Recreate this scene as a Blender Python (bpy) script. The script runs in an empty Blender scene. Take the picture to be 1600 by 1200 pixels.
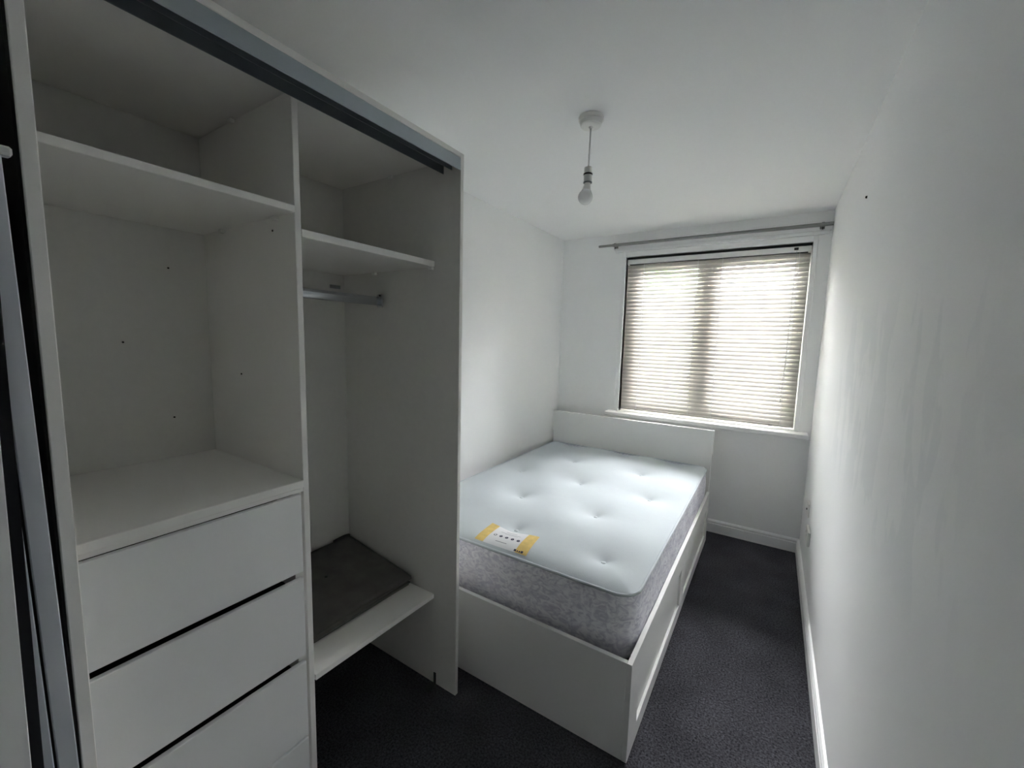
import bpy, bmesh, math, random
from mathutils import Vector, Matrix

random.seed(7)
S = bpy.context.scene
COL = S.collection

# ------------------------------------------------------------------ camera
FPX = 644.47
cam_d = bpy.data.cameras.new('camera'); cam = bpy.data.objects.new('camera', cam_d); COL.objects.link(cam)
cam_d.sensor_fit = 'HORIZONTAL'; cam_d.sensor_width = 36.0; cam_d.lens = 36.0 * FPX / 1600.0
cam_d.clip_start = 0.02; cam_d.clip_end = 200
yaw, pit, rol = (math.radians(a) for a in (32.2618, -6.3745, 1.4678))
fw = Vector((-math.sin(yaw) * math.cos(pit), math.cos(yaw) * math.cos(pit), math.sin(pit)))
rt = Vector((math.cos(yaw), math.sin(yaw), 0)); up = rt.cross(fw)
r2 = rt * math.cos(rol) + up * math.sin(rol); u2 = -rt * math.sin(rol) + up * math.cos(rol)
mw = Matrix.Identity(4)
for i in range(3):
    mw[i][0], mw[i][1], mw[i][2] = r2[i], u2[i], -fw[i]
mw[0][3], mw[1][3], mw[2][3] = 1.7648, -3.6499, 1.545
cam.matrix_world = mw
S.camera = cam

# ------------------------------------------------------------------ world: overcast daylight
world = bpy.data.worlds.new('overcast_sky'); S.world = world; world.use_nodes = True
bg = world.node_tree.nodes['Background']
bg.inputs['Color'].default_value = (0.985, 0.985, 1.0, 1)
bg.inputs['Strength'].default_value = 50.0
# portal: only guides daylight sampling through the window opening
pl = bpy.data.lights.new('window_portal', 'AREA'); pl.shape = 'RECTANGLE'; pl.size = 1.34; pl.size_y = 1.37
pl.cycles.is_portal = True
po = bpy.data.objects.new('window_portal', pl); COL.objects.link(po)
po.location = (1.272, 0.215, 1.59); po.rotation_euler = (math.radians(-90), 0, 0)

S.view_settings.view_transform = 'Standard'; S.view_settings.look = 'None'
S.view_settings.gamma = 1.0; S.view_settings.use_curve_mapping = False
S.view_settings.exposure = 2.0
S.cycles.max_bounces = 14; S.cycles.diffuse_bounces = 10; S.cycles.transmission_bounces = 8
S.cycles.transparent_max_bounces = 12; S.cycles.use_denoising = True
S.cycles.caustics_reflective = False; S.cycles.caustics_refractive = False

# ------------------------------------------------------------------ materials
MATS = {}
def mat(name, color, rough=0.5, metal=0.0, var=0.0, vscale=8.0, bump=0.0, bscale=60.0, spec=0.5):
    m = bpy.data.materials.new(name); m.use_nodes = True; nt = m.node_tree; b = nt.nodes['Principled BSDF']
    b.inputs['Roughness'].default_value = rough; b.inputs['Metallic'].default_value = metal
    b.inputs['Specular IOR Level'].default_value = spec
    b.inputs['Base Color'].default_value = (*color, 1)
    tc = nt.nodes.new('ShaderNodeTexCoord')
    if var:
        n = nt.nodes.new('ShaderNodeTexNoise'); n.inputs['Scale'].default_value = vscale; n.inputs['Detail'].default_value = 4
        nt.links.new(tc.outputs['Object'], n.inputs['Vector'])
        r = nt.nodes.new('ShaderNodeMapRange'); r.inputs[1].default_value = .3; r.inputs[2].default_value = .7
        r.inputs[3].default_value = 1 - var; r.inputs[4].default_value = 1 + var * .4
        nt.links.new(n.outputs['Fac'], r.inputs[0])
        mx = nt.nodes.new('ShaderNodeMix'); mx.data_type = 'RGBA'; mx.blend_type = 'MULTIPLY'; mx.inputs[0].default_value = 1
        mx.inputs[6].default_value = (*color, 1); nt.links.new(r.outputs[0], mx.inputs[7])
        nt.links.new(mx.outputs[2], b.inputs['Base Color'])
    if bump:
        n2 = nt.nodes.new('ShaderNodeTexNoise'); n2.inputs['Scale'].default_value = bscale; n2.inputs['Detail'].default_value = 5
        nt.links.new(tc.outputs['Object'], n2.inputs['Vector'])
        bp = nt.nodes.new('ShaderNodeBump'); bp.inputs['Strength'].default_value = bump; bp.inputs['Distance'].default_value = .004
        nt.links.new(n2.outputs['Fac'], bp.inputs['Height']); nt.links.new(bp.outputs['Normal'], b.inputs['Normal'])
    MATS[name] = m
    return m

mat('wall_paint', (.905, .912, .912), .75, bump=.06, bscale=25, var=.015, vscale=3)
mat('ceiling_paint', (.905, .912, .912), .8, bump=.05, bscale=30)
mat('gloss_white', (.88, .885, .885), .35)
mat('melamine', (.77, .765, .73), .42, var=.02, vscale=40)
mat('melamine_edge', (.90, .89, .86), .4)
mat('drawer_white', (.90, .91, .91), .38)
mat('bed_white', (.80, .80, .785), .38)
mat('near_black', (.012, .011, .012), .8)
mat('aluminium', (.42, .47, .50), .35, metal=.75)
mat('track_dark', (.17, .19, .205), .45, metal=.4)
mat('stile_alu', (.66, .69, .75), .4, metal=.15)
mat('gap_black', (.008, .008, .012), .95)  # stile groove, and shade painted between the stood doors
mat('chrome', (.55, .57, .60), .22, metal=1.0)
mat('steel_rod', (.30, .30, .29), .35, metal=.8)
mat('plastic_white', (.80, .80, .78), .35)
mat('plastic_clear', (.93, .93, .90), .25)
mat('black_plastic', (.015, .015, .016), .5)
mat('upvc', (.82, .82, .82), .3)
mat('fabric_grey', (.125, .118, .108), .95, var=.25, vscale=14, bump=.5, bscale=500)
mat('fabric_grey_light', (.20, .19, .165), .95, var=.2, vscale=14)
mat('tag_white', (.74, .74, .76), .6)
mat('tag_yellow', (.72, .52, .16), .6, var=.15, vscale=30)
mat('tag_navy', (.02, .022, .06), .6)
mat('tag_grey', (.33, .33, .36), .6)
mat('bulb_glass', (.88, .89, .90), .25)
mat('hole_dark', (.03, .028, .025), .9)
mat('leaf_green', (.10, .20, .05), .6, var=.4, vscale=3)
mat('bark', (.10, .07, .05), .9)
mat('screen_pale', (.45, .44, .42), .9, var=.1, vscale=2)
mat('paving', (.30, .29, .27), .9, var=.2, vscale=2)

def mk(name):
    m = bpy.data.materials.new(name); m.use_nodes = True; MATS[name] = m
    return m, m.node_tree, m.node_tree.nodes['Principled BSDF']

# right wall: paint touched up in uneven vertical brush patches
m, nt, b = mk('wall_patched'); b.inputs['Roughness'].default_value = .7
tc = nt.nodes.new('ShaderNodeTexCoord')
mp = nt.nodes.new('ShaderNodeMapping'); mp.inputs['Scale'].default_value = (1, 4.5, 1.9); nt.links.new(tc.outputs['Object'], mp.inputs[0])
n1 = nt.nodes.new('ShaderNodeTexNoise'); n1.inputs['Scale'].default_value = 1.7; n1.inputs['Detail'].default_value = 4
nt.links.new(mp.outputs[0], n1.inputs['Vector'])
cr = nt.nodes.new('ShaderNodeValToRGB'); cr.color_ramp.elements[0].position = .50; cr.color_ramp.elements[1].position = .535
nt.links.new(n1.outputs['Fac'], cr.inputs[0])
sp = nt.nodes.new('ShaderNodeSeparateXYZ'); nt.links.new(tc.outputs['Object'], sp.inputs[0])
def window_fn(src, c, w):          # 1 near c, 0 beyond w
    a = nt.nodes.new('ShaderNodeMath'); a.operation = 'SUBTRACT'; nt.links.new(src, a.inputs[0]); a.inputs[1].default_value = c
    d = nt.nodes.new('ShaderNodeMath'); d.operation = 'ABSOLUTE'; nt.links.new(a.outputs[0], d.inputs[0])
    e = nt.nodes.new('ShaderNodeMapRange'); nt.links.new(d.outputs[0], e.inputs[0]); e.interpolation_type = 'SMOOTHSTEP'
    e.inputs[1].default_value = w * .55; e.inputs[2].default_value = w; e.inputs[3].default_value = 1; e.inputs[4].default_value = 0
    return e.outputs[0]
wy = window_fn(sp.outputs['Y'], -1.95, 1.0); wz = window_fn(sp.outputs['Z'], 1.35, .42)
m1 = nt.nodes.new('ShaderNodeMath'); m1.operation = 'MULTIPLY'; nt.links.new(wy, m1.inputs[0]); nt.links.new(wz, m1.inputs[1])
m2 = nt.nodes.new('ShaderNodeMath'); m2.operation = 'MULTIPLY'; nt.links.new(m1.outputs[0], m2.inputs[0]); nt.links.new(cr.outputs['Color'], m2.inputs[1])
mx = nt.nodes.new('ShaderNodeMix'); mx.data_type = 'RGBA'; nt.links.new(m2.outputs[0], mx.inputs[0])
mx.inputs[6].default_value = (.905, .912, .912, 1); mx.inputs[7].default_value = (.855, .868, .872, 1)
nt.links.new(mx.outputs[2], b.inputs['Base Color'])
nb = nt.nodes.new('ShaderNodeTexNoise'); nb.inputs['Scale'].default_value = 22; nb.inputs['Detail'].default_value = 5; nt.links.new(tc.outputs['Object'], nb.inputs['Vector'])
bu = nt.nodes.new('ShaderNodeBump'); bu.inputs['Strength'].default_value = .08; bu.inputs['Distance'].default_value = .004
nt.links.new(nb.outputs['Fac'], bu.inputs['Height']); nt.links.new(bu.outputs[0], b.inputs['Normal'])

# carpet
m, nt, b = mk('carpet'); b.inputs['Roughness'].default_value = 1; b.inputs['Specular IOR Level'].default_value = .1
tc = nt.nodes.new('ShaderNodeTexCoord')
n1 = nt.nodes.new('ShaderNodeTexNoise'); n1.inputs['Scale'].default_value = 125; n1.inputs['Detail'].default_value = 8; n1.inputs['Roughness'].default_value = .75; nt.links.new(tc.outputs['Object'], n1.inputs['Vector'])
n2 = nt.nodes.new('ShaderNodeTexNoise'); n2.inputs['Scale'].default_value = 5; n2.inputs['Detail'].default_value = 4; nt.links.new(tc.outputs['Object'], n2.inputs['Vector'])
cr = nt.nodes.new('ShaderNodeValToRGB'); e = cr.color_ramp.elements
e[0].position = .38; e[0].color = (.010, .010, .012, 1); e[1].position = .64; e[1].color = (.115, .112, .128, 1)
nt.links.new(n1.outputs['Fac'], cr.inputs[0])
mr = nt.nodes.new('ShaderNodeMapRange'); nt.links.new(n2.outputs['Fac'], mr.inputs[0]); mr.inputs[1].default_value = .3; mr.inputs[2].default_value = .7; mr.inputs[3].default_value = .75; mr.inputs[4].default_value = 1.15
mx = nt.nodes.new('ShaderNodeMix'); mx.data_type = 'RGBA'; mx.blend_type = 'MULTIPLY'; mx.inputs[0].default_value = 1
nt.links.new(cr.outputs[0], mx.inputs[6]); nt.links.new(mr.outputs[0], mx.inputs[7]); nt.links.new(mx.outputs[2], b.inputs['Base Color'])
bu = nt.nodes.new('ShaderNodeBump'); bu.inputs['Strength'].default_value = .35; bu.inputs['Distance'].default_value = .004
nt.links.new(n1.outputs['Fac'], bu.inputs['Height']); nt.links.new(bu.outputs[0], b.inputs['Normal'])

# mattress: quilted ticking on top, damask border at the sides
m, nt, b = mk('ticking'); b.inputs['Roughness'].default_value = .9; b.inputs['Base Color'].default_value = (.53, .575, .605, 1)
tc = nt.nodes.new('ShaderNodeTexCoord')
n1 = nt.nodes.new('ShaderNodeTexNoise'); n1.inputs['Scale'].default_value = 350; nt.links.new(tc.outputs['Object'], n1.inputs['Vector'])
n2 = nt.nodes.new('ShaderNodeTexNoise'); n2.inputs['Scale'].default_value = 9; n2.inputs['Detail'].default_value = 3; nt.links.new(tc.outputs['Object'], n2.inputs['Vector'])
ad = nt.nodes.new('ShaderNodeMath'); ad.operation = 'MULTIPLY_ADD'; nt.links.new(n2.outputs['Fac'], ad.inputs[0]); ad.inputs[1].default_value = 3; nt.links.new(n1.outputs['Fac'], ad.inputs[2])
bu = nt.nodes.new('ShaderNodeBump'); bu.inputs['Strength'].default_value = .18; bu.inputs['Distance'].default_value = .003
nt.links.new(ad.outputs[0], bu.inputs['Height']); nt.links.new(bu.outputs[0], b.inputs['Normal'])

m, nt, b = mk('damask'); b.inputs['Roughness'].default_value = .6
tc = nt.nodes.new('ShaderNodeTexCoord')
mp = nt.nodes.new('ShaderNodeMapping'); mp.inputs['Scale'].default_value = (1, 1, 1.6); nt.links.new(tc.outputs['Object'], mp.inputs[0])
n1 = nt.nodes.new('ShaderNodeTexNoise'); n1.inputs['Scale'].default_value = 26; n1.inputs['Detail'].default_value = 2; n1.inputs['Distortion'].default_value = 1.6; nt.links.new(mp.outputs[0], n1.inputs['Vector'])
cr = nt.nodes.new('ShaderNodeValToRGB'); e = cr.color_ramp.elements
e[0].position = .36; e[0].color = (.60, .59, .68, 1); e[1].position = .60; e[1].color = (.86, .86, .91, 1)
nt.links.new(n1.outputs['Fac'], cr.inputs[0]); nt.links.new(cr.outputs[0], b.inputs['Base Color'])
bu = nt.nodes.new('ShaderNodeBump'); bu.inputs['Strength'].default_value = .3; bu.inputs['Distance'].default_value = .004
nt.links.new(n1.outputs['Fac'], bu.inputs['Height']); nt.links.new(bu.outputs[0], b.inputs['Normal'])

# translucent blind slats
m = bpy.data.materials.new('slat'); m.use_nodes = True; MATS['slat'] = m; nt = m.node_tree
for n in list(nt.nodes):
    if n.type == 'BSDF_PRINCIPLED': nt.nodes.remove(n)
df = nt.nodes.new('ShaderNodeBsdfDiffuse'); df.inputs['Color'].default_value = (.52, .50, .47, 1)
tr = nt.nodes.new('ShaderNodeBsdfTranslucent'); tr.inputs['Color'].default_value = (.86, .83, .79, 1)
ms = nt.nodes.new('ShaderNodeMixShader'); ms.inputs[0].default_value = .02
nt.links.new(df.outputs[0], ms.inputs[1]); nt.links.new(tr.outputs[0], ms.inputs[2]); nt.links.new(ms.outputs[0], nt.nodes['Material Output'].inputs['Surface'])

# window glass
m = bpy.data.materials.new('glass'); m.use_nodes = True; MATS['glass'] = m; nt = m.node_tree
for n in list(nt.nodes):
    if n.type == 'BSDF_PRINCIPLED': nt.nodes.remove(n)
tp = nt.nodes.new('ShaderNodeBsdfTransparent'); tp.inputs['Color'].default_value = (.95, .957, .957, 1)
gl = nt.nodes.new('ShaderNodeBsdfGlossy'); gl.inputs['Roughness'].default_value = .02
fr = nt.nodes.new('ShaderNodeFresnel'); fr.inputs[0].default_value = 1.45
ms = nt.nodes.new('ShaderNodeMixShader'); nt.links.new(fr.outputs[0], ms.inputs[0]); nt.links.new(tp.outputs[0], ms.inputs[1]); nt.links.new(gl.outputs[0], ms.inputs[2])
nt.links.new(ms.outputs[0], nt.nodes['Material Output'].inputs['Surface'])

# ------------------------------------------------------------------ mesh helpers (world coordinates)
class MB:
    def __init__(s): s.bm = bmesh.new()
    def box(s, x0, x1, y0, y1, z0, z1, bev=0.0, seg=1):
        g = bmesh.ops.create_cube(s.bm, size=1.0)['verts']
        for v in g:
            v.co = Vector(((x0 + x1) / 2 + v.co.x * (x1 - x0), (y0 + y1) / 2 + v.co.y * (y1 - y0), (z0 + z1) / 2 + v.co.z * (z1 - z0)))
        if bev:
            es = list({e for v in g for e in v.link_edges})
            bmesh.ops.bevel(s.bm, geom=es, offset=bev, segments=seg, affect='EDGES', profile=.5)
        return s
    def tube(s, pts, r, n=10, cap=True, rs=None):
        pts = [Vector(p) for p in pts]; rings = []
        for i, p in enumerate(pts):
            t = (pts[min(i + 1, len(pts) - 1)] - pts[max(i - 1, 0)]).normalized()
            a = Vector((0, 0, 1)) if abs(t.z) < .9 else Vector((1, 0, 0))
            u = t.cross(a).normalized(); w = t.cross(u).normalized(); rr = rs[i] if rs else r
            rings.append([s.bm.verts.new(p + (u * math.cos(k * 2 * math.pi / n) + w * math.sin(k * 2 * math.pi / n)) * rr) for k in range(n)])
        for a, b in zip(rings, rings[1:]):
            for k in range(n): s.bm.faces.new((a[k], a[(k + 1) % n], b[(k + 1) % n], b[k]))
        if cap:
            s.bm.faces.new(rings[0][::-1]); s.bm.faces.new(rings[-1])
        return s
    def lathe(s, cx, cy, prof, n=32):
        rings = []
        for r, z in prof:
            rings.append([s.bm.verts.new((cx + r * math.cos(k * 2 * math.pi / n), cy + r * math.sin(k * 2 * math.pi / n), z)) for k in range(n)])
        for a, b in zip(rings, rings[1:]):
            for k in range(n): s.bm.faces.new((a[k], a[(k + 1) % n], b[(k + 1) % n], b[k]))
        s.bm.faces.new(rings[0]); s.bm.faces.new(rings[-1][::-1])
        return s
    def prism(s, poly, axis, a, b):
        """poly: 2D outline in the two other axes (x,y,z order), extruded along axis from a to b"""
        def P(p, t):
            c = list(p); c.insert(axis, t); return s.bm.verts.new(c)
        A = [P(p, a) for p in poly]; B = [P(p, b) for p in poly]; n = len(poly)
        s.bm.faces.new(A); s.bm.faces.new(B[::-1])
        for i in range(n): s.bm.faces.new((A[i], B[i], B[(i + 1) % n], A[(i + 1) % n]))
        return s
    def grid(s, f, nu, nv):
        V = [[s.bm.verts.new(f(i / nu, j / nv)) for j in range(nv + 1)] for i in range(nu + 1)]
        for i in range(nu):
            for j in range(nv): s.bm.faces.new((V[i][j], V[i + 1][j], V[i + 1][j + 1], V[i][j + 1]))
        return V

def wloc(o):
    v = Vector((0, 0, 0))
    while o is not None:
        v += o.location; o = o.parent
    return v

def link(name, mb, material, parent=None, smooth=False, base=None, label=None, local=False):
    """one mesh object. Geometry is given in world coordinates; the origin goes to base (or the parent's)."""
    bm = mb.bm
    bmesh.ops.recalc_face_normals(bm, faces=bm.faces)
    org = Vector(base) if base else (wloc(parent) if (parent and not local) else Vector((0, 0, 0)))
    if not local: bmesh.ops.translate(bm, verts=bm.verts, vec=-org)
    me = bpy.data.meshes.new(name); bm.to_mesh(me); bm.free()
    me.materials.append(MATS[material])
    if smooth:
        for p in me.polygons: p.use_smooth = True
    o = bpy.data.objects.new(name, me); COL.objects.link(o)
    if parent:
        o.parent = parent
        if not local: o.location = org - wloc(parent)
    elif not local: o.location = org
    if label: o['label'] = label
    return o

def tag(o, label, cat, group=None):
    o['label'] = label; o['category'] = cat
    if group: o['group'] = group
    return o
def struct(o, label=None):
    o['kind'] = 'structure'
    if label: o['label'] = label
    return o
def thing(name, loc, label, cat, group=None):
    o = bpy.data.objects.new(name, None); COL.objects.link(o); o.location = loc; o.empty_display_size = .1
    return tag(o, label, cat, group)
def B(*a, **k): return MB().box(*a, **k)

# ------------------------------------------------------------------ room shell
W, H = 2.036, 2.47
YN = -4.8                       # wall behind the camera
NX, NY = 0.715, -3.545            # the wall comes forward beside the wardrobe
OX0, OX1, OZ0, OZ1 = .612, 1.934, .915, 2.268     # window opening
struct(link('floor', B(-.15, W + .15, YN - .15, .30, -.12, 0), 'carpet'), 'dark charcoal carpet covering the bedroom floor')
struct(link('ceiling', B(-.15, W + .15, YN - .15, .30, H, H + .12), 'ceiling_paint'), 'plain white painted ceiling')
mb = MB(); mb.box(-.15, 0, NY, .30, 0, H); mb.box(-.15, NX, YN, NY, 0, H)
struct(link('wall_left', mb, 'wall_paint'), 'white painted wall beside the bed')
struct(link('wall_right', B(W, W + .15, YN, .30, 0, H), 'wall_patched'), 'long white wall with uneven touched-up paint patches')
struct(link('wall_front', B(-.15, W + .15, YN - .15, YN, 0, H), 'wall_paint'), 'white wall behind the camera')
mb = MB(); mb.box(0, OX0, 0, .30, 0, H); mb.box(OX1, W, 0, .30, 0, H); mb.box(OX0, OX1, 0, .30, 0, OZ0); mb.box(OX0, OX1, 0, .30, OZ1, H)
struct(link('wall_back', mb, 'wall_paint'), 'white wall with the window')

# skirting boards: flat face, bead and rounded top
def skirt_profile(t=.018, h=.105):
    return [(0, 0), (t, 0), (t, h * .70), (t * .75, h * .73), (t * .75, h * .80), (t * .95, h * .84), (t * .9, h * .90), (t * .45, h * .97), (0, h)]
mb = MB().prism([(-p, z) for p, z in skirt_profile()], 0, 0.0, W)     # along x at y = 0
struct(link('baseboard_back', mb, 'gloss_white'), 'white skirting board under the window')
mb = MB().prism([(W - p, z) for p, z in skirt_profile()], 1, YN, -.018)
struct(link('baseboard_right', mb, 'gloss_white'), 'white skirting board along the long right wall')
mb = MB().prism([(p, z) for p, z in skirt_profile()], 1, -2.36, -.018)
struct(link('baseboard_left', mb, 'gloss_white'), 'white skirting board behind the bed')

# window: uPVC frame, two sashes with panes, sill, lining trims
win = struct(bpy.data.objects.new('window_1', None), 'white framed two-pane window behind the blind'); COL.objects.link(win); win.location = (1.272, .15, OZ0)
G0, G1, G2, G3 = .737, 1.182, 1.352, 1.847
GZ0, GZ1 = 1.03, 2.165
mb = MB()
FY0, FY1 = .125, .195
mb.box(OX0, G0 - .045, FY0, FY1, OZ0, OZ1, .003); mb.box(G3 + .045, OX1, FY0, FY1, OZ0, OZ1, .003)
mb.box(G0 - .045, G3 + .045, FY0, FY1, OZ0, GZ0 - .045, .003); mb.box(G0 - .045, G3 + .045, FY0, FY1, GZ1 + .045, OZ1, .003)
link('window_frame', mb, 'upvc', win)
link('mullion', B(G1 + .045, G2 - .045, FY0, FY1, GZ0 - .045, GZ1 + .045, .003), 'upvc', win)
for a, c in ((G0, G1), (G2, G3)):
    mb = MB()
    mb.box(a - .044, a, FY0 - .012, FY1 - .01, GZ0 - .044, GZ1 + .044, .004); mb.box(c, c + .044, FY0 - .012, FY1 - .01, GZ0 - .044, GZ1 + .044, .004)
    mb.box(a, c, FY0 - .012, FY1 - .01, GZ0 - .044, GZ0, .004); mb.box(a, c, FY0 - .012, FY1 - .01, GZ1, GZ1 + .044, .004)
    sash = link('sash', mb, 'upvc', win)
    link('pane', B(a, c, .150, .156, GZ0, GZ1), 'glass', sash)
link('window_sill', B(.515, 2.018, -.10, .12, .878, .912, .006, 2), 'gloss_white', win)
mb = MB(); mb.box(.575, OX0, -.014, .06, .913, 2.31, .002); mb.box(OX1, 1.962, -.014, .06, .913, 2.31, .002); mb.box(OX0, OX1, -.014, .06, OZ1, 2.31, .002)
struct(link('trim_1', mb, 'gloss_white'), 'thin white lining trim framing the window opening')
mb = MB(); mb.box(.50, 2.03, -.022, 0, 2.335, 2.405, .003); mb.box(.515, 2.02, -.030, 0, 2.311, 2.334, .003)
struct(link('trim_2', mb, 'gloss_white'), 'white stepped batten above the window')

# ------------------------------------------------------------------ wardrobe
XF, XS = .72, .590
YE, YD0, YD1, YL0, YL1 = -2.373, -2.960, -2.942, -3.487, -3.467     # right panel outer, divider, left panel
XB = .014
wr = thing('wardrobe', (.36, -2.93, 0), 'tall white open-fronted wardrobe with shelves and drawers, doors taken off', 'wardrobe')
link('side_panel', B(.0, XF, YE - .018, YE, 0, 2.226, .0015), 'melamine', wr)
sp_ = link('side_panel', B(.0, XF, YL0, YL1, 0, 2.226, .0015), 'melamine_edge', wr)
link('side_gap_shade', B(.0, XF - .006, YL0 - .004, YL0 - .0003, 0, 2.2), 'near_black', sp_, label='near-black sheet painted as shade of the gap beside the wardrobe')  # shade of the narrow gap beside the wardrobe, put into a near-black sheet
link('divider', B(XB, XS - .002, YD0, YD1, 0, 2.207, .0015), 'melamine_edge', wr)
link('top_panel', B(.0, XF, YL1, YE - .018, 2.208, 2.226, .0015), 'melamine_edge', wr)
link('back_panel', B(.003, XB - .001, YL1, YD0 + .009, .0, 2.207), 'melamine', wr)
link('back_panel', B(.003, XB - .001, YD0 + .0092, YE - .018, .0, 2.207), 'melamine', wr)
link('shelf', B(XB, XS, YL1, YD0, 1.882, 1.901, .0015), 'melamine_edge', wr)
link('shelf', B(XB, XS, YD1, YE - .018, 1.819, 1.842, .0015), 'melamine_edge', wr)
# low shelf, dropping slightly to the right
zl, zr = .442, .424
mb = MB(); mb.prism([(YD1, zl - .019), (YE - .018, zr - .019), (YE - .018, zr), (YD1, zl)], 0, XB, XS + .004)
link('shelf', mb, 'melamine_edge', wr)
# drawer unit
link('drawer_top', B(XB, XS + .002, YL1, YD0, 1.077, 1.100, .0015), 'melamine_edge', wr)
link('front_rail', B(XS - .03, XS - .003, YL1, YD0, 1.064, 1.0765, .001), 'melamine_edge', wr)
for s in (0, 1):
    y0 = YL1 if s == 0 else YD0 - .026
    link('drawer_side', B(XB, XS - .016, y0, y0 + .026, .0, 1.0635, .001), 'melamine_edge', wr)
for z0, z1 in ((.812, 1.058), (.534, .790), (.250, .509), (.02, .242)):
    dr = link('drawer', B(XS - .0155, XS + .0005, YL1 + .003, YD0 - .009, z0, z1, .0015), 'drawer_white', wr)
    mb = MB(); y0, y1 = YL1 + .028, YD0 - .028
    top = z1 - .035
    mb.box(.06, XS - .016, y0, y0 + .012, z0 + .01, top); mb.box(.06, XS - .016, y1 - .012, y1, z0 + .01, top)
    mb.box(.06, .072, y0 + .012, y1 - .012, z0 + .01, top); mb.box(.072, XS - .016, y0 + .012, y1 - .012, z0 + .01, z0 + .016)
    link('drawer_box', mb, 'near_black', dr)
# sliding door head track: fascia and two hanging fins
tk = link('head_track', B(XF - .005, XF - .0005, YL1 + .0005, YE - .0185, 2.163, 2.2075, .001), 'aluminium', wr, label='grey aluminium sliding door track under the wardrobe top')
link('track_fin', B(.6895, .6925, YL1 + .001, -2.409, 2.163, 2.2065), 'track_dark', tk)
link('track_fin', B(.6405, .6435, YL1 + .001, -2.401, 2.160, 2.2065), 'track_dark', tk)
link('track_bed', B(.6435, XF - .0052, YL1 + .001, -2.41, 2.199, 2.2065), 'track_dark', tk)
link('track_stop', B(.6925, .7140, -2.99, -2.975, 2.175, 2.199, .002), 'black_plastic', tk)
# hanging rail (oval) with end socket
oval = [(.262 + .008 * math.cos(a), 1.692 + .019 * math.sin(a)) for a in [k * math.pi / 8 for k in range(16)]]
hr = link('hanging_rail', MB().prism(oval, 1, YD1, YE - .0185), 'chrome', wr, smooth=False, label='chrome oval hanging rail')
mb = MB().box(.250, .288, YE - .0255, YE - .0185, 1.664, 1.722, .003)
link('rail_socket', mb, 'chrome', hr)
link('rail_screw', MB().tube([(.272, YE - .0285, 1.716), (.272, YE - .0240, 1.716)], .004, 10), 'black_plastic', hr)
ob = MB().box(XB, XB + .004, -2.47, -2.415, 1.752, 1.768, .001)
link('spare_bracket', ob, 'chrome', wr, label='small metal bracket left on the back panel')
# shelf pins and screw holes
def pin(x, y, s, z):
    mb = MB().box(x - .010, x + .012, min(y, y + s * .014), max(y, y + s * .014), z - .012, z + .0, .002)
    p = link('shelf_pin', mb, 'plastic_clear', wr)
    mb = MB().tube([(x - .014, y, z - .004), (x - .014, y + s * .002, z - .004)], .003, 8)
    link('pin_hole', mb, 'hole_dark', p)
yr = YE - .0182
for x in (.235, .575): pin(x, yr, -1, 1.8188)
for x in (.165, .495): pin(x, YD0 - .0002, -1, 1.8818)
pin(.345, yr, -1, 2.2065); pin(.262, YD0 - .0002, -1, 2.2065)
for x, z in ((.47, 1.845), (.24, 1.40)):
    link('pin_hole', MB().tube([(x, YD0 - .0002, z), (x, YD0 - .002, z)], .003, 8), 'hole_dark', wr)
for y, z in ((-3.07, 1.75), (-3.08, 1.24), (-3.2, 1.5)):
    link('pin_hole', MB().tube([(XB - .001, y, z), (XB + .001, y, z)], .003, 8), 'hole_dark', wr)
# black floor guide for the missing doors
mb = MB().box(.597, .610, yr - .004, yr, 0, .055, .001)
fg = link('floor_guide', mb, 'black_plastic', wr, label='small black door guide at the foot of the side panel')
link('guide_plate', B(.590, .616, yr - .055, yr - .004, .0005, .008, .001), 'black_plastic', fg)

# ------------------------------------------------------------------ collapsed fabric box on the low shelf
bx = thing('storage_box', (.26, -2.67, .43), 'collapsed grey-brown fabric storage box lying on the low wardrobe shelf', 'storage box')
def shelf_z(y): return zl + (zr - zl) * (y - YD1) / (YE - .018 - YD1)
def box_top(x, y):
    t = max(0, min(1, (x - .03) / .45))
    ridge = .012 * math.sin(6 * y + 1) * math.sin(9 * x)
    return .538 - .072 * t ** 1.3 + ridge * .5
def ftop(u, v):
    y = -2.936 + v * (2.936 - 2.404); x = .030 + u * (.445 - .02 * (1 - v) - .012 * math.sin(v * 3.1))
    if v > .97: x = min(x, .47)
    return (x, y, box_top(x, y))
mb = MB(); V = mb.grid(ftop, 24, 28)
Lo = [[mb.bm.verts.new((p.co.x, p.co.y, p.co.z - .012)) for p in row] for row in V]
for i in range(24):
    for j in range(28): mb.bm.faces.new((Lo[i][j], Lo[i][j + 1], Lo[i + 1][j + 1], Lo[i + 1][j]))
def wall_strip(a, b):
    for (p, q), (r_, s_) in zip(zip(a, a[1:]), zip(b, b[1:])): mb.bm.faces.new((p, q, s_, r_))
wall_strip(V[0], Lo[0]); wall_strip(V[-1], Lo[-1]); wall_strip([r[0] for r in V], [r[0] for r in Lo]); wall_strip([r[-1] for r in V], [r[-1] for r in Lo])
link('lid', mb, 'fabric_grey', bx, smooth=True)
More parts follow.
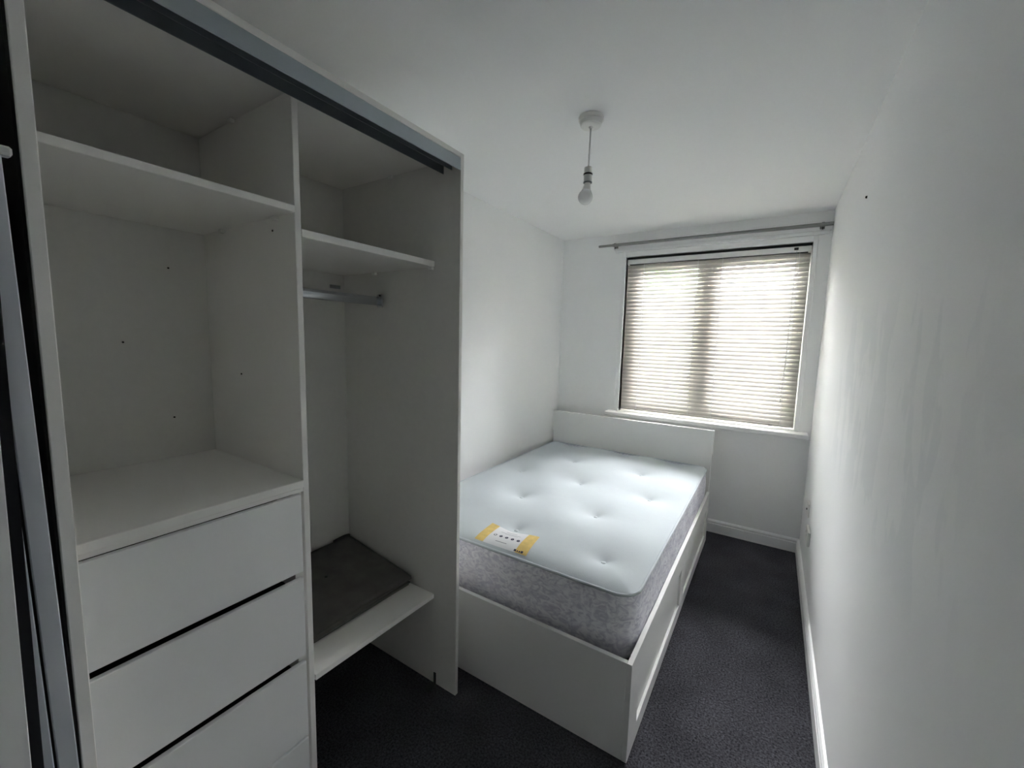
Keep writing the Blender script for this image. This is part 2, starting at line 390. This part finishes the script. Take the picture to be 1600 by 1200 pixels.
def folded(name, dz, inset, th, m):
    mb = MB()
    def f(u, v):
        y = -2.934 + v * (2.934 - 2.408); x = .034 + u * (.452 - inset - .02 * (1 - v) * 0)
        base = shelf_z(y) + .0008
        return (x, y, base + dz + (box_top(x, y) - .013 - base) * th)
    V = mb.grid(f, 14, 14)
    Lo = [[mb.bm.verts.new((p.co.x, p.co.y, p.co.z - .007)) for p in row] for row in V]
    for i in range(14):
        for j in range(14): mb.bm.faces.new((Lo[i][j], Lo[i][j + 1], Lo[i + 1][j + 1], Lo[i + 1][j]))
    for a, b in ((V[0], Lo[0]), (V[-1], Lo[-1]), ([r[0] for r in V], [r[0] for r in Lo]), ([r[-1] for r in V], [r[-1] for r in Lo])):
        for (p, q), (r_, s_) in zip(zip(a, a[1:]), zip(b, b[1:])): mb.bm.faces.new((p, q, s_, r_))
    return link(name, mb, m, bx, smooth=True)
folded('folded_side', .008, .028, .0, 'fabric_grey_light')
folded('folded_side', .009, .020, .33, 'fabric_grey')
folded('folded_side', .007, .024, .72, 'fabric_grey')
pts = [(.045 + .07 * math.sin(t * math.pi) * .3, -2.50 + t * .085, .546 + .016 * math.sin(t * math.pi)) for t in [k / 10 for k in range(11)]]
link('handle', MB().tube(pts, .007, 8), 'fabric_grey', bx, smooth=True)
link('eyelet', MB().lathe(.225, -2.66, [(.006, box_top(.225, -2.66) - .002), (.007, box_top(.225, -2.66) + .003), (.002, box_top(.225, -2.66) + .004)], 12), 'black_plastic', bx)

# ------------------------------------------------------------------ sliding doors taken off and stood beside the wardrobe
d1 = thing('sliding_door', (.723, -3.4855, 0), 'aluminium-framed sliding door standing right beside the wardrobe side panel', 'door', 'removed sliding doors')
d1.rotation_euler = (math.radians(.85), 0, 0)
def L(name, mb, m, p=d1, **k): return link(name, mb, m, p, local=True, **k)
st = L('stile', B(.0, .034, -.0245, 0, .008, 1.80, .0015), 'stile_alu')
L('stile_lip', B(.0, .034, -.0410, -.0285, .008, 1.80, .0015), 'stile_alu', st)
L('stile_groove', B(.0, .026, -.0284, -.0246, .008, 1.80), 'gap_black', st, label='dark groove in the stile')
L('door_panel', B(.006, .016, -.69, -.042, .03, 1.785), 'drawer_white')
L('door_gap_shade', B(.0165, .030, -.070, -.0415, .012, 1.79), 'gap_black')  # black strip painting the deep shade between the two doors
L('top_rail', B(.004, .030, -.69, -.0705, 1.772, 1.80, .001), 'stile_alu'); L('bottom_rail', B(.004, .030, -.69, -.0705, .010, .05, .001), 'stile_alu')
mb = MB(); mb.box(.014, .036, -.040, .0115, 1.801, 1.815, .003); mb.box(.010, .030, -.05, -.012, 1.8155, 1.826, .002)
rb = L('roller_bracket', mb, 'plastic_clear')
mb = MB().tube([(.0365, -.012, 1.819), (.043, -.012, 1.819)], .0085, 16)
L('roller', mb, 'steel_rod', rb)
d2 = thing('sliding_door', (.762, -3.556, 0), 'white panelled sliding door at the left picture edge, leaning outermost', 'door', 'removed sliding doors')
d2.rotation_euler = (math.radians(-.65), 0, 0)
L('door_panel', B(.002, .026, -.66, -.0068, .02, 1.79, .001), 'drawer_white', d2)
L('edge_gap_shade', B(.002, .020, -.0065, .007, .012, 1.79, .001), 'gap_black', d2, label='black strip along the door edge, painted as gap shade')  # black edge strip, shadow of the door gap put into its colour
L('bottom_rail', B(.0, .028, -.66, -.0068, .0095, .0195, .001), 'stile_alu', d2)

# ------------------------------------------------------------------ bed frame
BX0, BX1, BY0, HY = .058, 1.428, -2.266, -.205
bed = thing('bed_frame', (.745, -1.23, 0), 'white wooden bed frame with headboard and two side drawers', 'bed')
link('footboard', B(BX0, BX1 - .0195, BY0, BY0 + .019, .004, .395, .0015), 'bed_white', bed)
# side panel with two recessed drawer fronts
mb = MB(); SX0, SX1 = BX1 - .019, BX1
recs = ((-2.150, -1.300), (-1.185, -.300)); RZ0, RZ1 = .075, .285
mb.box(SX0, SX1, BY0, HY, RZ1, .395, .001); mb.box(SX0, SX1, BY0, HY, .004, RZ0, .001)
mb.box(SX0, SX1, BY0, recs[0][0], RZ0, RZ1); mb.box(SX0, SX1, recs[0][1], recs[1][0], RZ0, RZ1); mb.box(SX0, SX1, recs[1][1], HY, RZ0, RZ1)
link('side_panel', mb, 'bed_white', bed)
for a, c in recs:
    link('drawer_front', B(SX0 - .012, SX1 - .011, a + .001, c - .001, RZ0 + .001, RZ1 - .001, .001), 'bed_white', bed)
link('side_panel', B(BX0, BX0 + .019, BY0 + .0195, HY, .004, .395, .001), 'bed_white', bed)
link('headboard', MB().prism([(BX0 + .008, .004), (BX1 - .008, .004), (BX1 - .008, .688), (BX1, .688), (BX1, .878), (BX0, .878), (BX0, .688), (BX0 + .008, .688)], 1, HY, HY + .026), 'bed_white', bed)
link('slatted_base', B(BX0 + .02, SX0 - .014, BY0 + .02, HY - .002, .300, .322), 'near_black', bed)

# ------------------------------------------------------------------ mattress
MX0, MX1, MY0, MY1, MZB, MZP, MR = .082, 1.403, -2.188, -.222, .3225, .588, .085
mt = thing('mattress', (.74, -1.2, MZB), 'white tufted mattress with piped edge and yellow label on the bed', 'mattress')
ax, ay = (MX1 - MX0) / 2, (MY1 - MY0) / 2; cx, cy = (MX0 + MX1) / 2, (MY0 + MY1) / 2
TUFTS = [(x, y) for y, xs in ((-1.962, (.29, .748)), (-1.995, (1.213,)), (-1.585, (.55, 1.021)), (-1.165, (.295, .757, 1.199)), (-.735, (.517, 1.034)), (-.315, (.295, .754, 1.17))) for x in xs]
def rr(u, v):
    x, y = ax * u, ay * v
    qx, qy = abs(x) - (ax - MR), abs(y) - (ay - MR)
    if qx > 0 and qy > 0:
        m_, l = max(qx, qy), math.hypot(qx, qy)
        qx, qy = qx * m_ / l, qy * m_ / l
        x = math.copysign(ax - MR + qx, x); y = math.copysign(ay - MR + qy, y)
    return cx + x, cy + y
def mtop(x, y):
    ex = min(x - MX0, MX1 - x); ey = min(y - MY0, MY1 - y); e = max(0, min(ex, ey))
    h = .024 * (1 - math.exp(-e / .05)) + .016 * (1 - math.exp(-e / .25))
    for tx, ty in TUFTS:
        d2_ = (x - tx) ** 2 + (y - ty) ** 2
        if d2_ < .16: 
            d = math.sqrt(d2_); h -= .021 * math.exp(-(d / .04) ** 1.2) + .017 * math.exp(-(d / .13) ** 2)
    h += .0025 * math.sin(17 * x + 3 * y) * math.sin(11 * y) * min(1, e / .1)
    return MZP + h
def fm(u, v):
    a = 2 * u - 1; c = 2 * v - 1
    x, y = rr(a, c)
    return (x, y, mtop(x, y))
mb = MB(); mb.grid(fm, 120, 170)
link('top_panel', mb, 'ticking', mt, smooth=True)
loop = []
N = 60
for k in range(N): loop.append(rr(-1 + 2 * k / N, -1))
for k in range(N): loop.append(rr(1, -1 + 2 * k / N))
for k in range(N): loop.append(rr(1 - 2 * k / N, 1))
for k in range(N): loop.append(rr(-1, 1 - 2 * k / N))
mb = MB(); rings = []
NZ = 12
for j in range(NZ + 1):
    t = j / NZ; z = MZB + (MZP - MZB) * t
    o = -.006 + .010 * math.sin(math.pi * t) ** .6
    ring = []
    for i, (x, y) in enumerate(loop):
        dx, dy = x - cx, y - cy
        nx = max(-1, min(1, (abs(dx) - (ax - MR)) / MR)) if abs(dx) > ax - MR else 0
        ny = max(-1, min(1, (abs(dy) - (ay - MR)) / MR)) if abs(dy) > ay - MR else 0
        w = .002 * math.sin(i * .9 + 5 * t) * math.sin(math.pi * t)
        ring.append(mb.bm.verts.new((x + math.copysign(nx, dx) * (o + w), y + math.copysign(ny, dy) * (o + w), z)))
    rings.append(ring)
M4 = len(loop)
for a, c in zip(rings, rings[1:]):
    for k in range(M4): mb.bm.faces.new((a[k], a[(k + 1) % M4], c[(k + 1) % M4], c[k]))
mb.bm.faces.new(rings[0][::-1])
link('border', mb, 'damask', mt, smooth=True)
link('piping', MB().tube([(x, y, MZP + .001) for x, y in loop] + [(*loop[0], MZP + .001)], .0062, 8, cap=False), 'ticking', mt, smooth=True)
link('piping', MB().tube([(cx + (x - cx) * .993, cy + (y - cy) * .993, MZB + .010) for x, y in loop] + [(cx + (loop[0][0] - cx) * .993, cy + (loop[0][1] - cy) * .993, MZB + .010)], .006, 8, cap=False), 'ticking', mt, smooth=True)
tuft_me = None
for tx, ty in TUFTS:
    z = mtop(tx, ty)
    if tuft_me is None:
        t_ = link('tuft', MB().lathe(tx, ty, [(.004, z - .002), (.011, z + .0005), (.012, z + .004), (.007, z + .0065), (.002, z + .007)], 14), 'ticking', mt, smooth=True, base=(tx, ty, z))
        tuft_me = t_.data
    else:
        t_ = bpy.data.objects.new('tuft', tuft_me); COL.objects.link(t_); t_.parent = mt; t_.location = Vector((tx, ty, z)) - mt.location
# printed label sewn on the top near the foot
A_, B_, C_, D_ = (Vector(p) for p in ((.640, -2.165), (.634, -2.008), (.905, -2.008), (.922, -2.165)))
def tagp(u, v, lift=.0012):
    p = (A_ * (1 - u) + D_ * u) * (1 - v) + (B_ * (1 - u) + C_ * u) * v
    return (p.x, p.y, mtop(p.x, p.y) + lift)
def patch(u0, u1, v0, v1, lift, nu=8, nv=8, slant=0.0):
    mb = MB()
    V = mb.grid(lambda a, c: tagp(u0 + (u1 - u0) * a + slant * (v0 + (v1 - v0) * c), v0 + (v1 - v0) * c, lift), nu, nv)
    return mb
lb = link('label', patch(0, 1, 0, 1, .0016, 30, 18), 'tag_white', mt, smooth=True, label='white label with yellow ends and five navy dots')
link('label_end', patch(0, .17, .0, 1, .0024, 8, 18), 'tag_yellow', lb, smooth=True)
link('label_end', patch(.79, 1.0, .0, 1, .0024, 8, 18), 'tag_yellow', lb, smooth=True)
for k in range(5):
    mb = MB(); cu, cv = .265 + k * .115, .46
    c0 = mb.bm.verts.new(tagp(cu, cv, .003))
    ring = [mb.bm.verts.new(tagp(cu + .031 * math.cos(a), cv + .056 * math.sin(a), .003)) for a in [i * math.pi / 9 for i in range(18)]]
    for i in range(18): mb.bm.faces.new((c0, ring[i], ring[(i + 1) % 18]))
    dt = link('dot', mb, 'tag_navy', lb)
    mb = MB(); q = .62 if k == 0 else .28
    c0 = mb.bm.verts.new(tagp(cu, cv, .0036))
    ring = [mb.bm.verts.new(tagp(cu + .031 * q * math.cos(a), cv + .056 * q * math.sin(a), .0036)) for a in [i * math.pi / 6 for i in range(12)]]
    for i in range(12): mb.bm.faces.new((c0, ring[i], ring[(i + 1) % 12]))
    link('dot_centre', mb, 'tag_white' if k == 0 else 'tag_grey', dt)
for u0, u1, v0, v1, m_ in ((.38, .60, .80, .825, 'tag_grey'), (.30, .70, .70, .72, 'tag_grey'), (.40, .66, .645, .66, 'tag_grey'), (.36, .58, .17, .20, 'tag_grey'), (.76, .80, .03, .10, 'tag_navy'), (.815, .835, .03, .085, 'tag_navy'), (.85, .875, .03, .085, 'tag_navy'), (.885, .925, .03, .11, 'tag_navy')):
    link('print_line', patch(u0, u1, v0, v1, .003, 10, 1), m_, lb)

# ------------------------------------------------------------------ venetian blind
BZ0, BZ1 = .930, 2.250
bl = thing('venetian_blind', (1.272, .03, BZ0), 'closed cream venetian blind filling the window', 'blind')
BLX0, BLX1, BLY = .618, 1.930, .032
hd = link('headrail', B(BLX0, BLX1, BLY - .024, BLY + .024, 2.207, 2.248, .003), 'plastic_white', bl)
link('head_gap_shade', B(BLX0 - .004, BLX1 + .002, BLY - .012, BLY + .03, 2.2485, 2.2675), 'black_plastic', hd, label='black strip painted as the shaded gap above the headrail')  # black filler painting the gap over the headrail as shaded
link('headrail_shade', B(BLX0 + .02, BLX1 - .02, BLY - .022, BLY + .022, 2.2035, 2.2068), 'black_plastic', hd)  # thin black strip painting the shadow line under the headrail
mb = MB().box(BLX0 + .002, BLX1 - .002, BLY - .013, BLY + .013, .9305, .9465, .004)
br = link('bottom_rail', mb, 'slat', bl)
for x in (.758, 1.782): link('cord_cap', B(x - .012, x + .012, BLY - .017, BLY - .0135, .931, .941, .001), 'steel_rod', br)
PITCH, SW, TH = .0330, .0372, math.radians(66.5)
mb = MB()
def fs(u, v):
    a = (v - .5) * SW; sag = .0030 * (1 - (2 * v - 1) ** 2)
    y = a * math.cos(TH) - sag * math.sin(TH); z = a * math.sin(TH) + sag * math.cos(TH)
    return (BLX0 + .003 + u * (BLX1 - BLX0 - .006), y, z)
V = mb.grid(fs, 1, 5)
first = None
nsl = 0; z = 2.186
while z > .962:
    rx = math.radians(random.uniform(-1.2, 1.2))
    if first is None:
        bmesh.ops.translate(mb.bm, verts=mb.bm.verts, vec=(-1.272, 0, 0))
        first = link('slat', mb, 'slat', bl, smooth=True, local=True); s_ = first
    else:
        s_ = bpy.data.objects.new('slat', first.data); COL.objects.link(s_); s_.parent = bl
    s_.location = (0, BLY - bl.location.y, z - bl.location.z); s_.rotation_euler = (rx, 0, math.radians(random.uniform(-.06, .06)))
    z -= PITCH; nsl += 1
for x in (.762, 1.19, 1.368, 1.842):
    link('ladder_cord', B(x - .0013, x + .0013, BLY - .0142, BLY - .0120, .945, 2.205), 'tag_white', bl)
cl = link('cord_lock', B(1.826, 1.852, BLY - .030, BLY - .0245, 2.222, 2.240, .001), 'black_plastic', bl)
pc = link('pull_cord', MB().tube([(1.842, BLY - .027, 2.225), (1.842, BLY - .028, 1.8), (1.838, BLY - .026, 1.4), (1.832, BLY - .026, 1.15)], .0012, 6), 'tag_grey', bl)
link('tassel', MB().lathe(1.832, BLY - .026, [(.002, 1.152), (.005, 1.146), (.0065, 1.122), (.003, 1.118)], 12), 'plastic_clear', pc, smooth=True)
pc = link('tilt_cord', MB().tube([(1.862, BLY - .027, 2.225), (1.858, BLY - .026, 1.5), (1.79, BLY - .026, 1.08)], .001, 6), 'tag_white', bl)

# ------------------------------------------------------------------ curtain rod
cr_ = thing('curtain_rod', (1.2, -.07, 2.365), 'bare grey metal curtain rod above the window', 'curtain rod')
link('rod', MB().tube([(.505, -.07, 2.366), (W - .003, -.07, 2.366)], .0125, 14), 'steel_rod', cr_, smooth=False)
link('rod_end', MB().tube([(.380, -.07, 2.366), (.505, -.07, 2.366)], .0102, 14), 'steel_rod', cr_)
for x in (.525, 1.975):
    mb = MB(); mb.tube([(x, -.07, 2.366), (x, -.024, 2.366)], .006, 10); mb.tube([(x - .008, -.07, 2.366), (x + .008, -.07, 2.366)], .0165, 16)
    bk = link('bracket', mb, 'steel_rod', cr_)
    link('bracket_screw', MB().tube([(x, -.07, 2.352), (x, -.07, 2.333)], .0035, 8), 'black_plastic', bk)
    link('bracket_plate', B(x - .014, x + .014, -.0285, -.0225, 2.345, 2.387, .002), 'steel_rod', bk)

# ------------------------------------------------------------------ pendant lamp (switched off)
px, py = 1.040, -1.935
pd = thing('pendant_lamp', (px, py, 2.115), 'bare white bulb hanging from a white ceiling rose', 'lamp')
link('ceiling_rose', MB().lathe(px, py, [(.050, H - .0003), (.0525, H - .004), (.0515, H - .016), (.046, H - .018), (.0445, H - .034), (.040, H - .038), (.010, H - .040), (.007, H - .046), (.004, H - .047)], 40), 'plastic_white', pd, smooth=False)
link('cord', MB().tube([(px, py, H - .045), (px - .001, py, 2.36), (px - .003, py, 2.265)], .0033, 10), 'plastic_white', pd, smooth=True)
qx = px - .0035
lh = link('lamp_holder', MB().lathe(qx, py, [(.006, 2.272), (.0155, 2.270), (.0165, 2.262), (.0165, 2.244), (.0175, 2.243), (.0175, 2.212), (.016, 2.209), (.012, 2.208)], 28), 'plastic_white', pd)
link('holder_ring', MB().lathe(qx, py, [(.0192, 2.2445), (.0192, 2.2395), (.0178, 2.2385), (.0178, 2.2455)], 28), 'black_plastic', lh)
link('holder_ring', MB().lathe(qx, py, [(.0185, 2.2105), (.0185, 2.2075), (.012, 2.2070), (.012, 2.2110)], 28), 'track_dark', lh)
bm_ = MB().lathe(0, 0, [(.012, 0), (.0135, -.006), (.0185, -.028), (.0195, -.030)], 28)
bo = link('bulb_collar', bm_, 'plastic_white', pd, local=True); bo.location = Vector((qx, py, 2.2065)) - pd.location; bo.rotation_euler = (0, math.radians(7), math.radians(32))
prof = [(.0195, -.030)] + [(.0305 * math.sin(a), -.0585 - .0305 * -math.cos(a) * -1) for a in [math.radians(d) for d in (45, 60, 75, 90, 105, 120, 135, 150, 165, 175)]]
prof = [(.0195, -.030)] + [(.0308 * math.sin(math.radians(d)), -.0575 + .0308 * math.cos(math.radians(d))) for d in (48, 60, 75, 90, 105, 120, 135, 150, 165, 176)]
gb = link('bulb', MB().lathe(0, 0, prof, 32), 'bulb_glass', pd, smooth=True, local=True); gb.location = bo.location; gb.rotation_euler = bo.rotation_euler

# ------------------------------------------------------------------ small things on the right wall
sk = thing('wall_socket', (W, -.62, .40), 'white double wall socket low on the right wall by the skirting', 'socket')
link('face_plate', B(W - .014, W - .0003, -.70, -.554, .345, .431, .003, 2), 'plastic_white', sk)
link('rocker', B(W - .018, W - .0142, -.665, -.65, .395, .412, .001), 'plastic_white', sk); link('rocker', B(W - .018, W - .0142, -.605, -.59, .395, .412, .001), 'plastic_white', sk)
ap = thing('aerial_socket', (W, -.46, .47), 'small white aerial plate just above the double socket', 'socket')
link('face_plate', B(W - .010, W - .0003, -.50, -.414, .455, .541, .002, 2), 'plastic_white', ap)
link('outlet', MB().tube([(W - .010, -.457, .498), (W - .016, -.457, .498)], .006, 12), 'steel_rod', ap)
wp = link('wall_plug', MB().tube([(W - .0003, -1.375, 2.159), (W - .006, -1.375, 2.159)], .0045, 10, rs=[.0055, .004]), 'hole_dark')
tag(wp, 'tiny dark wall plug high on the right wall', 'wall plug')

# ------------------------------------------------------------------ outside the window
struct(link('ground', B(-9, 12, .31, 16, -.62, -.5), 'paving'), 'paved ground outside the window')
struct(link('added_sky_screen', B(-7, 10, 5.0, 5.2, -.5, 3.2), 'screen_pale'), 'unseen pale screen added outside to block low sky light')  # unseen, added to keep low-angle sky light off the slats
tr_ = thing('tree', (.1, 3.2, -.5), 'leafy green tree outside behind the left window pane', 'tree')
link('trunk', MB().tube([(.1, 3.2, -.5), (.12, 3.2, .6), (.16, 3.22, 1.6)], .08, 8, rs=[.11, .09, .06]), 'bark', tr_, smooth=True)
mb = MB()
for k in range(1500):
    a = random.uniform(0, 2 * math.pi); c = random.uniform(-1, 1); r_ = random.uniform(.45, 1) ** .5
    s_ = math.sqrt(1 - c * c)
    p = Vector((.1 + .85 * r_ * s_ * math.cos(a), 3.2 + .7 * r_ * s_ * math.sin(a), 1.9 + 1.1 * r_ * c))
    u = Vector((random.gauss(0, 1), random.gauss(0, 1), random.gauss(0, 1))).normalized(); w = u.orthogonal().normalized()
    l, q = random.uniform(.06, .11), random.uniform(.025, .045)
    mb.bm.faces.new([mb.bm.verts.new(p + u * l), mb.bm.verts.new(p + w * q), mb.bm.verts.new(p - u * l), mb.bm.verts.new(p - w * q)])
fo = link('foliage', mb, 'leaf_green', tr_); fo['kind'] = 'stuff'
